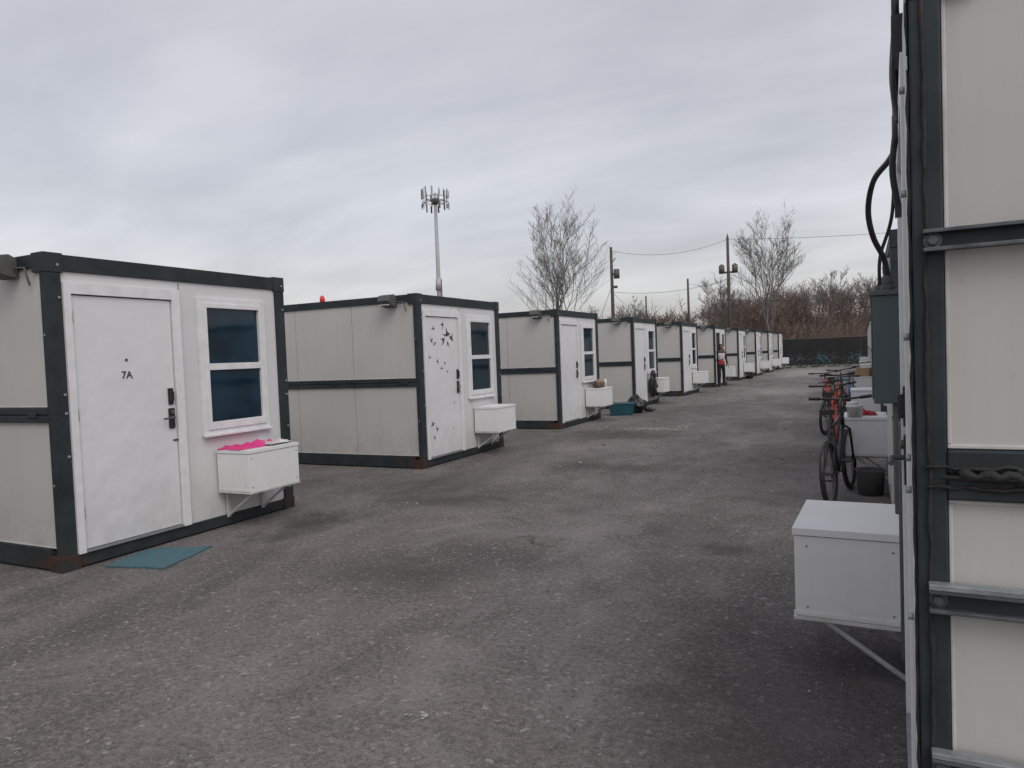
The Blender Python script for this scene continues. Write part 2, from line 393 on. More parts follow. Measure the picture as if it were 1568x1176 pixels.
# ------------------------------------------------------------------ world pieces
def asphalt():
    m,nt,b=newmat('worn_asphalt')
    tc=N(nt,'ShaderNodeTexCoord'); P=tc.outputs['Object']
    def mp(s,r=0):
        n=N(nt,'ShaderNodeMapping'); n.inputs['Scale'].default_value=s; n.inputs['Rotation'].default_value=(0,0,r); L(nt,P,n.inputs[0]); return n.outputs[0]
    big=noise(nt,mp((1,.6,1),.4),.7,5,.66,.5); mid=noise(nt,P,2.6,5,.70,.3); fine=noise(nt,P,30,4,.85); grain=noise(nt,P,95,1,.6)
    col=mix(nt,ramp(nt,big,.36,.66),(.090,.080,.080),(.200,.182,.180))
    col=mix(nt,math_(nt,'MULTIPLY',ramp(nt,mid,.45,.72),.6),col,(.078,.070,.069))
    col=mix(nt,math_(nt,'MULTIPLY',ramp(nt,fine,.50,.66),.7),col,(.042,.038,.037))
    col=mix(nt,math_(nt,'MULTIPLY',ramp(nt,fine,.48,.34),.5),col,(.31,.29,.285))
    col=mix(nt,math_(nt,'MULTIPLY',ramp(nt,grain,.54,.72),.5),col,(.32,.30,.29))
    dust=noise(nt,mp((1.1,.75,1),-.3),1.2,6,.76,.7)
    col=mix(nt,math_(nt,'MULTIPLY',ramp(nt,dust,.52,.72),.45),col,(.30,.28,.275))
    va0=N(nt,'ShaderNodeTexNoise'); va0.inputs['Scale'].default_value=22; va0.inputs['Detail'].default_value=1; L(nt,P,va0.inputs['Vector'])
    vv=N(nt,'ShaderNodeVectorMath',operation='MULTIPLY_ADD'); L(nt,va0.outputs['Color'],vv.inputs[0]); vv.inputs[1].default_value=(.07,.07,0); L(nt,P,vv.inputs[2])
    vo=N(nt,'ShaderNodeTexVoronoi'); vo.inputs['Scale'].default_value=38; L(nt,vv.outputs[0],vo.inputs['Vector'])
    sc=N(nt,'ShaderNodeSeparateColor'); L(nt,vo.outputs['Color'],sc.inputs[0])
    chip=math_(nt,'MULTIPLY',math_(nt,'LESS_THAN',vo.outputs['Distance'],math_(nt,'MULTIPLY',sc.outputs[2],.46)),math_(nt,'GREATER_THAN',sc.outputs[0],.62))
    col=mix(nt,math_(nt,'MULTIPLY',chip,.5),col,mix(nt,sc.outputs[1],(.16,.145,.14),(.46,.44,.43)))
    dn=N(nt,'ShaderNodeTexNoise'); dn.inputs['Scale'].default_value=1.3; dn.inputs['Detail'].default_value=4; L(nt,P,dn.inputs['Vector'])
    va=N(nt,'ShaderNodeVectorMath',operation='MULTIPLY_ADD'); L(nt,dn.outputs['Color'],va.inputs[0]); va.inputs[1].default_value=(1.5,1.5,0); L(nt,P,va.inputs[2])
    vc=N(nt,'ShaderNodeTexVoronoi',feature='DISTANCE_TO_EDGE'); vc.inputs['Scale'].default_value=.26; L(nt,va.outputs[0],vc.inputs['Vector'])
    crack=math_(nt,'MULTIPLY',math_(nt,'SUBTRACT',1.0,ramp(nt,vc.outputs['Distance'],.001,.004)),ramp(nt,mid,.5,.62))
    col=mix(nt,math_(nt,'MULTIPLY',crack,.55),col,(.03,.027,.026))
    nse=math_(nt,'MULTIPLY',mid,3.0)
    def stains(lst,c):
        nonlocal col
        acc=None
        for cx,cy,rx,ry,amt in lst:
            n=N(nt,'ShaderNodeMapping'); n.inputs['Location'].default_value=(-cx/rx,-cy/ry,0); n.inputs['Scale'].default_value=(1/rx,1/ry,0); L(nt,P,n.inputs[0])
            ln=N(nt,'ShaderNodeVectorMath',operation='LENGTH'); L(nt,n.outputs[0],ln.inputs[0])
            d=math_(nt,'ADD',ln.outputs['Value'],nse)
            f=math_(nt,'MULTIPLY',math_(nt,'SUBTRACT',1.0,ramp(nt,d,1.75,2.5)),amt)
            acc=f if acc is None else math_(nt,'MAXIMUM',acc,f)
        col=mix(nt,acc,col,c)
    stains(((-5.0,5.55,.45,.8,.8),(-4.3,6.9,1.1,.5,.5),(-5.0,7.6,1.2,1.0,.55),(-1.0,5.8,.4,.2,.6),(-3.2,4.4,.9,.4,.45),(-4.2,13.4,1.7,1.2,.6),(-3.0,9.5,1.4,.5,.5),(-.8,11,1.2,2,.5),(-.3,3.2,.9,1.8,.5),(-3.8,19,1.5,2,.45)),(.048,.043,.042))
    stains(((-3.9,14.4,.8,.25,.35),(-2.6,27,2.2,3.5,.35),(-2.9,45,2.6,9,.55)),(.38,.36,.35))
    L(nt,col,b.inputs['Base Color']); b.inputs['Roughness'].default_value=.9; b.inputs['Specular IOR Level'].default_value=.25
    h=math_(nt,'ADD',math_(nt,'MULTIPLY',fine,.6),math_(nt,'MULTIPLY',grain,.4)); bump(nt,b,h,1.0,.02)
    return m
b=MB(); b.add([(-32,-30,0),(34,-30,0),(34,60.5,0),(-32,60.5,0)],[(0,1,2,3)]); obj('asphalt_lot',b.mesh('asphalt_lot',[asphalt()]))
M_ground=surf('dry_winter_grass',(.11,.09,.06),(.07,.055,.04),.6,.95,0,.6,.1)
b=MB(); b.add([(-1500,-1500,-.004),(1500,-1500,-.004),(1500,1500,-.004),(-1500,1500,-.004)],[(0,1,2,3)]); obj('ground',b.mesh('ground',[M_ground]))
def hillh(x,y):
    t=min(max((y-66)/45,0),1); t=t*t*(3-2*t)
    prof=.55+.45*min(max((x+45)/40,0),1)
    return t*(5.9*prof+1.1*mnoise.noise(Vector((x*.04,y*.04,0))))-.1
b=MB(); nx,ny=70,36; vs=[]
for j in range(ny+1):
    for i in range(nx+1):
        x=-160+300*i/nx; y=64+180*j/ny; vs.append((x,y,hillh(x,y)))
b.add(vs,[(j*(nx+1)+i,j*(nx+1)+i+1,(j+1)*(nx+1)+i+1,(j+1)*(nx+1)+i) for j in range(ny) for i in range(nx)],0,True)
obj('hill',b.mesh('hill',[surf('brown_brush_ground',(.13,.095,.078),(.075,.055,.047),.5,.95,0,.8,.3)]))
M_fence=surf('black_privacy_mesh',(.010,.010,.011),(.018,.018,.019),1.5,.8,0,.4,.03)
b=MB(); x=-60
while x<40:
    b.tube([(x,60,0),(x,60,2.15)],.035,8,1)
    n=6
    vs=[]
    for i in range(n+1):
        for z in (.05,1.0,2.05): vs.append((x+3*i/n,60-.04-.03*math.sin(i*1.3+x)*(1 if z==1.0 else .3),z+(.02*math.sin(i+x) if z>2 else 0)))
    b.add(vs,[(i*3+k,(i+1)*3+k,(i+1)*3+k+1,i*3+k+1) for i in range(n) for k in range(2)],0,True)
    x+=3
b.tube([(-60,60,2.1),(40,60,2.1)],.02,6,1)
obj('privacy_fence',b.mesh('privacy_fence',[M_fence,M_grey]))
# ------------------------------------------------------------------ trees
M_bark=surf('grey_bark',(.21,.195,.185),(.14,.13,.125),4,.9,0,0)
M_brush=surf('reddish_twigs',(.185,.13,.11),(.115,.085,.074),.12,.95,0,0)
M_wood=surf('weathered_pole_wood',(.10,.08,.065),(.06,.05,.042),5,.9)
def tree_segs(rng,height,trunk_r,levels,kids,spread,rmin,up=.25,trunkfrac=.3,ratio=.68):
    out=[]
    def grow(p,d,ln,r,lev):
        n=3 if lev<levels-1 else 2
        pts=[p]; q=p
        for i in range(n):
            d=(d+Vector((rng.gauss(0,.10),rng.gauss(0,.10),rng.gauss(0,.07)+up*.25))).normalized()
            q2=q+d*ln/n; r2=max(r*.86,rmin)
            out.append((q,q2,r,r2,lev)); q=q2; r=r2; pts.append(q2)
        if lev>=levels: return
        k=kids if lev>0 else kids+2
        for i in range(k):
            t=rng.uniform(.35,1) if i>0 else 1
            idx=min(int(t*n),n); base=pts[idx]
            az=rng.uniform(0,2*math.pi); sp=spread*rng.uniform(.5,1.2)*(.35 if i==0 else 1)
            u=d.orthogonal().normalized(); w=d.cross(u)
            nd=(d*math.cos(sp)+(u*math.cos(az)+w*math.sin(az))*math.sin(sp)+Vector((0,0,up))).normalized()
            grow(base,nd,ln*ratio*rng.uniform(.8,1.2),max(r*(.85 if i==0 else .6),rmin),lev+1)
    grow(Vector((0,0,0)),Vector((0,0,1)),height*trunkfrac,trunk_r,0)
    return out
def segs_to_mb(b,S,mat=Matrix.Identity(4),sc=1):
    for p,q,r,r2,lev in S:
        b.tube([mat@p,mat@q],[r*sc,r2*sc],6 if lev<2 else 3,0,caps=False)
def crown_tree(name,loc,height,width,seed,base=.22,trunk=.14,rmin=.010,nmain=9,dense=1.0):
    """multi-leader bare tree filling an oval crown: ascending limbs, side branches, fine twigs"""
    rng=random.Random(seed); b=MB()
    def curve(p,q,r0,r1,n,bow,sides):
        p=Vector(p); q=Vector(q); P=[]
        for i in range(n+1):
            t=i/n; v=p.lerp(q,t); v+=bow*math.sin(math.pi*t)
            if 0<i<n: v+=Vector((rng.gauss(0,1),rng.gauss(0,1),rng.gauss(0,.5)))*(q-p).length*.014
            P.append(v)
        b.tube(P,[r0+(r1-r0)*(i/n)**.7 for i in range(n+1)],sides,0,caps=False); return P
    tp=curve((0,0,-.1),(rng.gauss(0,.1),rng.gauss(0,.1),height*.5),trunk,trunk*.5,8,Vector((0,0,0)),8)
    def pt(P,t):
        f=t*(len(P)-1); i=min(int(f),len(P)-2); return P[i].lerp(P[i+1],f-i)
    mains=[]
    for k in range(nmain):
        az=k*2.4+rng.uniform(-.3,.3); rad=width*.5*(rng.uniform(.15,.45) if k%3==0 else rng.uniform(.5,.95))
        t=rng.uniform(.35,1.0); s=pt(tp,t)
        rr_=rad/(width*.5); ze=height*(base+(1-base)*(.62+.38*math.sqrt(max(0,1-rr_**2))) )*rng.uniform(.93,1.0)
        ze=max(ze,s.z+1.2)
        e=Vector((math.cos(az)*rad,math.sin(az)*rad,ze))
        out=Vector((math.cos(az),math.sin(az),-.4))*rad*.18
        mains.append((curve(s,e,trunk*.38,rmin,9,out,5),e-s,trunk*.28))
    for P,dv,r in mains:
        Ln=dv.length
        for i in range(int(10*dense)):
            t=rng.uniform(.12,.95); s=pt(P,t); az=rng.uniform(0,6.283)
            out=Vector((math.cos(az),math.sin(az),0)); hor=Vector((s.x,s.y,0)); hor=hor.normalized() if hor.length>.01 else out
            d=(dv.normalized()*.9+out*.65+hor*.35+Vector((0,0,.35))).normalized(); ln=Ln*rng.uniform(.22,.42)*(1.15-t*.6)
            r2=max(r*(1-t)*.6,rmin*1.2); Q=curve(s,s+d*ln,r2,rmin*.9,6,Vector((0,0,-.04*ln)),4)
            for j in range(int(8*dense)):
                t2=rng.uniform(.15,1); s2=pt(Q,t2); az=rng.uniform(0,6.283)
                d2=(d*.9+Vector((math.cos(az),math.sin(az),rng.uniform(0,.7)))*.65).normalized(); l2=ln*rng.uniform(.25,.5)
                Q2=curve(s2,s2+d2*l2,rmin*.95,rmin*.7,3,Vector((0,0,.03*l2)),3)
                for m in range(int(3*dense)):
                    s3=pt(Q2,rng.uniform(.2,1)); az=rng.uniform(0,6.283)
                    d3=(d2*.9+Vector((math.cos(az),math.sin(az),rng.uniform(0,.6)))*.7).normalized(); l3=l2*rng.uniform(.3,.6)
                    b.tube([s3,s3+d3*l3],[rmin*.7,rmin*.5],3,0,caps=False)
    return obj(name,b.mesh(name,[M_bark]),loc=loc)
crown_tree('bare_tree',(-17.6,43.6,0),11.2,5.0,11,.38,.11,.0085,13)
crown_tree('bare_tree',(-7.4,68.4,0),12.9,5.2,5,.35,.13,.012,11)
crown_tree('bare_tree',(-11.9,69.5,0),8.4,4.2,8,.3,.09,.011,8)
crown_tree('bare_tree',(-3.2,82,1.5),7.6,5.5,21,.2,.11,.013,9)
crown_tree('bare_tree',(1.5,84,1.5),7.4,5.0,27,.2,.11,.013,9)
crown_tree('bare_tree',(-24,82,.7),7.0,4.0,31,.25,.09,.013,8)
crown_tree('bare_tree',(-26,72,.3),6.2,3.6,37,.25,.08,.012,7)
rng=random.Random(77); T=[]
for i in range(6):
    S=tree_segs(random.Random(100+i),5,.07,4,3,.75,.018,.12,.22,.72); top=max(q.z for _,q,_,_,_ in S)
    T.append((S,top))
b=MB()
for i in range(270):
    y=67+52*rng.random()**.8; x=rng.uniform(-30-.12*(y-66),34)
    h=rng.uniform(3.4,6.3)*(1 if x>-22 else .75)
    if y<76: h*=.7
    S,top=T[rng.randrange(6)]; k=h/top
    m=Matrix.Translation((x,y,hillh(x,y)-.1))@Matrix.Rotation(rng.uniform(0,6.3),4,'Z')@Matrix.Diagonal((k*1.35,k*1.35,k,1))
    segs_to_mb(b,S,m)
obj('distant_bare_trees',b.mesh('distant_bare_trees',[M_brush]))
b=MB()
for i in range(2400):
    y=63+50*rng.random(); x=rng.uniform(-38,36); z=hillh(x,y)
    for k in range(5):
        d=Vector((rng.gauss(0,.5),rng.gauss(0,.5),rng.uniform(.5,1.5)))
        b.tube([(x,y,z),Vector((x,y,z))+d],[.03,.012],3,0,caps=False)
obj('brush',b.mesh('brush',[M_brush]))
# ------------------------------------------------------------------ utility poles
def sag(a,c,s,n=20):
    a=Vector(a);c=Vector(c); return [a.lerp(c,i/n)-Vector((0,0,4*s*(i/n)*(1-i/n))) for i in range(n+1)]
def pole(loc,h,kind):
    b=MB(); b.tube([(0,0,-.2),(0,0,h*.5),(0,0,h)],[.17,.145,.11],10,0)
    if kind=='pair':
        b.box(-.75,.75,-.05,.05,h-3.1,h-2.95,0)
        for s in (-.55,.55):
            b.tube([(s,0,h-3.1),(s,0,h-2.4)],.24,14,1); b.tube([(s,0,h-2.4),(s,0,h-2.3)],.10,8,1)
        b.tube([(0,0,h),(0,0,h+.25)],.05,8,1)
    elif kind=='can':
        b.tube([(.42,0,h-2.6),(.42,0,h-1.85)],.24,14,1); b.box(0,.42,-.05,.05,h-2.3,h-2.15,1)
        b.tube([(.15,0,h-1.2),(.35,0,h-.9)],.04,6,1)
        b.tube([(0,0,h-3.2),(-2.6,-1.5,0)],.02,5,1)
        b.box(-.12,.45,-.08,.08,h-3.4,h-3.2,0)
    return obj('utility_pole',b.mesh('utility_pole',[M_wood,M_grey]),loc=loc)
pole((-18.5,57.6,0),10.3,'can'); pole((-10.15,64,0),11.1,'pair'); pole((-18.2,85.5,0),9.9,'none'); pole((-29.4,108,0),10,'none'); pole((26,64,0),11.0,'pair')
b=MB()
for A,C,s in (((-10.15,64,10.9),(-18.5,57.6,10.0),.75),((-10.15,64,10.9),(26,64,11.2),1.0),((-10.15,64,7.5),(-18.5,57.6,6.6),.5),((-10.15,64,5.6),(26,64,5.4),.5),((-18.5,57.6,6.6),(-29.4,108,8),.8),((-18.2,85.5,9.4),(-10.15,64,7.6),.5)):
    b.tube(sag(A,C,s),.014,5)
obj('power_lines',b.mesh('power_lines',[M_black]))
# ------------------------------------------------------------------ cell tower
M_tower=surf('pale_grey_steel',(.40,.41,.43),(.32,.33,.35),.6,.5)
b=MB(); b.tube([(0,0,0),(0,0,15),(0,0,29.5)],[.46,.36,.25],16,0)
b.tube([(0,0,13.2),(0,0,15.2)],[.55,.5],16,0); b.tube([(.55,0,8),(.55,0,15)],.09,8,1)
zc=28.3
ringp=[(2.15*math.cos(a*math.pi/3+.3),2.15*math.sin(a*math.pi/3+.3),zc) for a in range(6)]
for z in (-.3,.5):
    for i in range(6):
        p,q=ringp[i],ringp[(i+1)%6]; b.tube([(p[0],p[1],zc+z),(q[0],q[1],zc+z)],.045,6,1)
for i in range(0,6):
    p=ringp[i]; b.tube([(0,0,zc),(p[0],p[1],zc-.3)],.05,6,1)
b.tube([(0,0,zc-.6),(0,0,zc+.3)],.55,10,1)
rr=random.Random(2)
for i in range(6):
    p,q=Vector(ringp[i]),Vector(ringp[(i+1)%6])
    for k in (.04,.5):
        c=p.lerp(q,k); a=math.atan2(c.y,c.x); c=c+Vector((math.cos(a),math.sin(a),0))*.2
        rm=Matrix.Translation((c.x,c.y,zc))@Matrix.Rotation(a,4,'Z')
        up_=rr.random()<.5
        b.box(-.06,.06,-.13,.13,.3,2.0 if up_ else 1.4,rr.choice((0,1)),rm)
        b.box(-.06,.06,-.13,.13,-1.7 if not up_ else -1.2,-.5,rr.choice((0,1)),rm)
        b.tube([(c.x*.95,c.y*.95,zc-1.5),(c.x*.95,c.y*.95,zc+1.8)],.035,5,1)
obj('cell_tower',b.mesh('cell_tower',[M_tower,M_grey]),loc=(-64,104.5,0))
# ------------------------------------------------------------------ bicycles
def bicycle(loc,heading,colour,lean=0,basket=False):
    mf=surf('bike_paint',colour,tuple(c*.6 for c in colour),10,.35)
    e=empty('bicycle',loc); e.rotation_euler=(lean,0,heading)
    r=.33; A=Vector((0,0,r)); Bx=Vector((1.04,0,r))
    b=MB()
    for c in (A,Bx):
        b.ring(c,(0,1,0),r-.026,.026,40,8,0); b.ring(c,(0,1,0),r-.06,.009,40,5,1)
        b.tube([c+Vector((0,-.04,0)),c+Vector((0,.04,0))],.022,10,1)
        for i in range(16):
            a=2*math.pi*i/16; b.tube([c+Vector((0,.02*(-1)**i,0)),c+Vector((math.cos(a)*(r-.05),0,math.sin(a)*(r-.05)))],.0016,3,1,caps=False)
    obj('wheels',b.mesh('wheels',[M_black,M_grey]),e)
    b=MB(); bb=Vector((.43,0,.29)); st=Vector((.30,0,.74)); hb=Vector((.86,0,.72)); ht=Vector((.83,0,.86))
    for p,q,rad in ((bb,st,.018),(bb,hb,.024),(st,ht-Vector((0,0,.03)),.018),(hb,ht,.023)): b.tube([p,q],rad,8,0)
    for s in (-.05,.05):
        b.tube([A+Vector((0,s,0)),bb+Vector((0,s*.6,0))],.010,6,0); b.tube([A+Vector((0,s,0)),st+Vector((0,s*.3,-.04))],.009,6,0)
        b.tube([Bx+Vector((0,s,0)),Bx+Vector((-.09,s,.34)),hb+Vector((.01,s*.3,-.01))],.013,6,0)
    obj('bike_frame',b.mesh('bike_frame',[mf]),e)
    b=MB(); b.tube([st,st+Vector((-.04,0,.16))],.013,8,1)
    s0=st+Vector((-.05,0,.18))
    b.add([s0+Vector(v) for v in ((-.12,-.075,.02),(-.12,.075,.02),(.02,.045,.01),(.16,.015,0),(.16,-.015,0),(.02,-.045,.01),(-.12,-.07,-.03),(-.12,.07,-.03),(.02,.03,-.03),(.16,.01,-.025),(.16,-.01,-.025),(.02,-.03,-.03))],
          [(0,5,4,3,2,1),(6,7,8,9,10,11),(0,1,7,6),(1,2,8,7),(2,3,9,8),(3,4,10,9),(4,5,11,10),(5,0,6,11)],0)
    b.tube([ht,ht+Vector((-.03,0,.10)),ht+Vector((.04,0,.13))],.014,8,1)
    hc=ht+Vector((.04,0,.13))
    b.tube([hc+Vector((-.08,-.31,.03)),hc+Vector((0,-.12,.01)),hc,hc+Vector((0,.12,.01)),hc+Vector((-.08,.31,.03))],.012,8,0)
    for s in (-1,1):
        b.tube([hc+Vector((-.08,s*.31,.03)),hc+Vector((-.055,s*.2,.02))],.018,8,0)
        b.tube([bb+Vector((0,s*.05,0)),bb+Vector((s*.12,s*.07,-s*.12))],.010,6,1)
        c=bb+Vector((s*.12,s*.11,-s*.12)); b.box(c.x-.045,c.x+.045,c.y-.045,c.y+.045,c.z-.01,c.z+.01,0)
    b.ring(bb+Vector((0,.05,0)),(0,1,0),.085,.006,20,5,1)
    b.tube([hc+Vector((0,.05,0)),hc+Vector((.12,.05,-.08)),hb+Vector((.02,.03,.05))],.004,4,0)
    obj('seat_and_handlebar',b.mesh('seat_and_handlebar',[M_black,M_grey]),e)
    if basket:
        b=MB(); c=Bx+Vector((-.02,0,.5))
        for z in (0,.08,.16,.22):
            w=.13+z*.25; P=[c+Vector(v) for v in ((-w,-w,z),(w,-w,z),(w,w,z),(-w,w,z),(-w,-w,z))]; b.tube(P,.005,4)
        obj('basket',b.mesh('basket',[M_black]),e)
    return e
h=math.atan2(1.03,.16)
bicycle((-.29,7.60,0),h,(.02,.02,.022),R(-3))
bicycle((-.34,10.4,0),h+.1,(.30,.03,.03),R(-5),basket=True)
bicycle((-.60,13.7,0),h-.1,(.03,.03,.03),R(4))
bicycle((-.42,14.2,0),h+.05,(.65,.12,.03),R(-5))
bicycle((-.45,15.4,0),h+.35,(.6,.04,.03),R(-5))
bicycle((-.1,17.2,0),h+.5,(.05,.12,.3),R(-4))
bicycle((-4.7,54,0),.15,(.06,.10,.20),R(5)); bicycle((-1.9,54.5,0),2.8,(.03,.28,.36),R(-5)); bicycle((-.9,55,0),.3,(.02,.20,.22),R(6)); bicycle((-2.6,56,0),.1,(.05,.05,.06),R(4)); bicycle((-4.0,55,0),.5,(.02,.02,.02),R(4))
# ------------------------------------------------------------------ clutter
M_pink=surf('pink_cloth',(.72,.05,.25),(.5,.03,.16),5,.8); M_card=surf('cardboard',(.34,.22,.13),(.27,.17,.10),4,.85); M_bag=surf('black_bag_plastic',(.008,.008,.009),(.02,.02,.02),6,.32,0,.6,.02)
M_teal=surf('blue_green_plastic',(.012,.085,.11),(.008,.06,.08),5,.5); M_mat=surf('blue_carpet',(.050,.135,.165),(.06,.105,.12),14,.95,0,.9,.01); M_white=surf('white_plastic',(.66,.66,.64),(.5,.5,.48),6,.5)
M_red=surf('red_cloth',(.4,.03,.04),(.3,.02,.03),6,.8)
def cloth(name,mat,x0,x1,y0,y1,z,amp,seed,parent=None,loc=None):
    b=MB(); n=22; vs=[]
    for j in range(n+1):
        for i in range(n+1):
            u,v=i/n,j/n; x=x0+(x1-x0)*u; y=y0+(y1-y0)*v
            h=abs(mnoise.noise(Vector((x*9+seed,y*9,seed))))*amp+abs(mnoise.noise(Vector((x*25,y*25+seed,seed))))*amp*.4
            ed=min(u,1-u,v,1-v); h*=min(1,ed*8)
            wob=.03*mnoise.noise(Vector((u*6,v*6,seed+4)))
            vs.append((x+wob,y+wob,z+h))
    b.add(vs,[(j*(n+1)+i,j*(n+1)+i+1,(j+1)*(n+1)+i+1,(j+1)*(n+1)+i) for j in range(n) for i in range(n)],0,True)
    return obj(name,b.mesh(name,[mat]),parent,loc=loc)
cloth('pink_cloth',M_pink,-5.73,-5.42,5.06,5.64,.786,.08,3)
cloth('pale_cloth',M_strip,-5.60,-5.36,5.40,5.72,.80,.045,12)
b=MB(); P=[(-5.58,3.74),(-5.03,3.86),(-5.22,4.50),(-5.71,4.22)]; n=12; vs=[]
for j in range(n+1):
    for i in range(n+1):
        u,v=i/n,j/n
        x=(P[0][0]*(1-u)+P[1][0]*u)*(1-v)+(P[3][0]*(1-u)+P[2][0]*u)*v; y=(P[0][1]*(1-u)+P[1][1]*u)*(1-v)+(P[3][1]*(1-u)+P[2][1]*u)*v
        vs.append((x+.02*mnoise.noise(Vector((u*4,v*4,2))),y+.02*mnoise.noise(Vector((u*4,v*4,7))),.014+.012*mnoise.noise(Vector((x*5,y*5,1)))))
k=(n+1)**2
vs2=[(x,y,.002) for x,y,z in vs]
F=[(j*(n+1)+i,j*(n+1)+i+1,(j+1)*(n+1)+i+1,(j+1)*(n+1)+i) for j in range(n) for i in range(n)]
edge=[i for i in range(n+1)]+[j*(n+1)+n for j in range(1,n+1)]+[n*(n+1)+i for i in range(n-1,-1,-1)]+[j*(n+1) for j in range(n-1,0,-1)]
F+=[(edge[i],edge[(i+1)%len(edge)],edge[(i+1)%len(edge)]+k,edge[i]+k)[::-1] for i in range(len(edge))]
b.add(vs+vs2,F,0); obj('door_mat',b.mesh('door_mat',[M_mat]))
M_brown=surf('brown_cloth',(.1,.07,.05))
b=MB(); b.tube([(0,0,0),(0,0,.10)],[.12,.15],14,0); b.blob((.02,.02,.12),(.10,.11,.07),3,.5,4,14,10,1); b.blob((-.1,.18,.07),(.08,.09,.09),5,.5,4,14,10,2); b.blob((.05,-.19,.05),(.09,.08,.07),6,.5,4,14,10,0)
b.tube([(.1,.2,0),(.1,.2,.16),(.1,.2,.19)],[.035,.035,.012],10,3)
obj('basket_of_items',b.mesh('basket_of_items',[M_brown,M_card,M_grey,M_white]),loc=(-5.55,16.0,.785))
b=MB()
vs=[];a0,a1=.20,.24
for z,s in ((0,a0),(.28,a1)): vs+=[(-s*1.3,-s,z),(s*1.3,-s,z),(s*1.3,s,z),(-s*1.3,s,z)]
b.add(vs,[(0,3,2,1),(0,1,5,4),(1,2,6,5),(2,3,7,6),(3,0,4,7)],0); b.box(-.33,.33,-.255,.255,.28,.31,0)
obj('storage_tote',b.mesh('storage_tote',[M_teal]),None,.01,loc=(-5.50,17.55,0),rot=(0,0,.4))
def bag(loc,s,seed,mat=M_bag):
    b=MB(); b.blob((0,0,s*.75),(s,s*.9,s*.95),seed,.45,2.8,26,18,0,flat=.004); b.tube([(0,0,s*1.5),(0.02,0,s*1.75),(.05,.02,s*1.95)],[s*.22,s*.08,s*.2],8,0)
    return obj('garbage_bag',b.mesh('garbage_bag',[mat]),loc=loc)
bag((-5.30,18.15,0),.24,1)
b=MB()
for s in (0,.14):
    b.blob((0,s,.05),(.14,.05,.05),s,.1,2,14,8,0,flat=.002); b.blob((-.08,s,.08),(.055,.045,.06),s+2,.1,2,12,8,0)
obj('pair_of_shoes',b.mesh('pair_of_shoes',[M_black]),loc=(-5.05,18.5,0))
b=MB(); b.blob((0,0,0),(.10,.17,.34),4,.4,2.2,20,16,0); b.blob((.05,.22,-.1),(.09,.12,.24),7,.5,2.5,18,14,0); b.blob((.02,-.02,.30),(.08,.10,.12),9,.5,3,16,10,0)
obj('hanging_jacket',b.mesh('hanging_jacket',[M_bag]),loc=(-5.54,20.85,.60))
bag((-5.1,37.9,0),.2,8)
b=MB(); b.tube([(0,0,0),(0,0,.25),(0,0,.265)],[.12,.14,.15],20,0); b.tube([(0,0,.266),(0,0,.25)],[.135,.125],20,1)
obj('bucket',b.mesh('bucket',[M_grey,M_rail]),loc=(.06,8.35,0))
b=MB(); b.tube([(0,0,0),(0,0,.10),(0,0,.105),(0,0,.13)],[.075,.08,.088,.086],18,0); b.tube([(-.02,.02,.13),(-.02,.02,.16)],.06,16,0)
obj('white_tub',b.mesh('white_tub',[M_white]),loc=(-.08,8.70,.785))
cloth('red_cloth',M_red,-.02,.14,8.85,9.1,.79,.08,2)
b=MB(); b.box(-.15,.15,-.18,.18,0,.2,0); b.box(-.02,.02,-.181,.181,.2005,.202,1); obj('cardboard_box',b.mesh('cardboard_box',[M_card,M_white]),None,.004,loc=(.04,19.3,.785),rot=(0,0,-.15))
bag((-.1,11.2,0),.2,12); bag((-.15,16.4,0),.22,13,M_bag); bag((.05,21.8,0),.22,15,M_red); bag((-.1,24.6,0),.2,16)
bicycle((-.15,22.6,0),h,(.3,.05,.04),R(-3))
b=MB(); rr=random.Random(12)
for i in range(620):
    if i<380: x,y=rr.uniform(-5,0),rr.uniform(1.0,16)
    else: x,y=rr.uniform(-5.3,.0),rr.uniform(3,50)
    if rr.random()<.3: x=-5.6+rr.random()*.6
    s=rr.uniform(.002,.007)*(1 if y<9 else 2.0)*(2 if rr.random()<.08 else 1)
    b.blob((x,y,s*.35),(s,s*rr.uniform(.6,1.2),s*.55),i,.5,2,6,4,0 if rr.random()<.5 else 1,sm=False)
obj('pebbles',b.mesh('pebbles',[surf('pale_stone',(.36,.34,.33)),surf('brown_leaf',(.10,.065,.045))]))
b=MB()
def flake(x,y,s):
    vs=[]
    for k in range(6):
        a=k*math.pi/3; q=s*rr.uniform(.4,1.3); vs.append((x+q*math.cos(a),y+q*math.sin(a),.004+rr.random()*s*.3))
    b.add(vs+[(x,y,.005+s*.2)],[(k,(k+1)%6,6) for k in range(6)],0)
for i in range(90): flake(rr.gauss(-3.9,.48),rr.gauss(14.4,.28),rr.uniform(.01,.045))
for cx,cy,n_ in ((-1.8,2.64,9),(-4.5,6.6,6),(-4.0,8.3,5),(-3.0,11.5,5),(-2.5,20,8),(-3.0,26,10)):
    for i in range(n_): flake(cx+rr.gauss(0,.035*(1+cy*.1)),cy+rr.gauss(0,.03*(1+cy*.1)),rr.uniform(.004,.010)*(1+cy*.12))
obj('litter',b.mesh('litter',[surf('dirty_paper',(.46,.44,.42),(.25,.24,.23),8,.9)]))
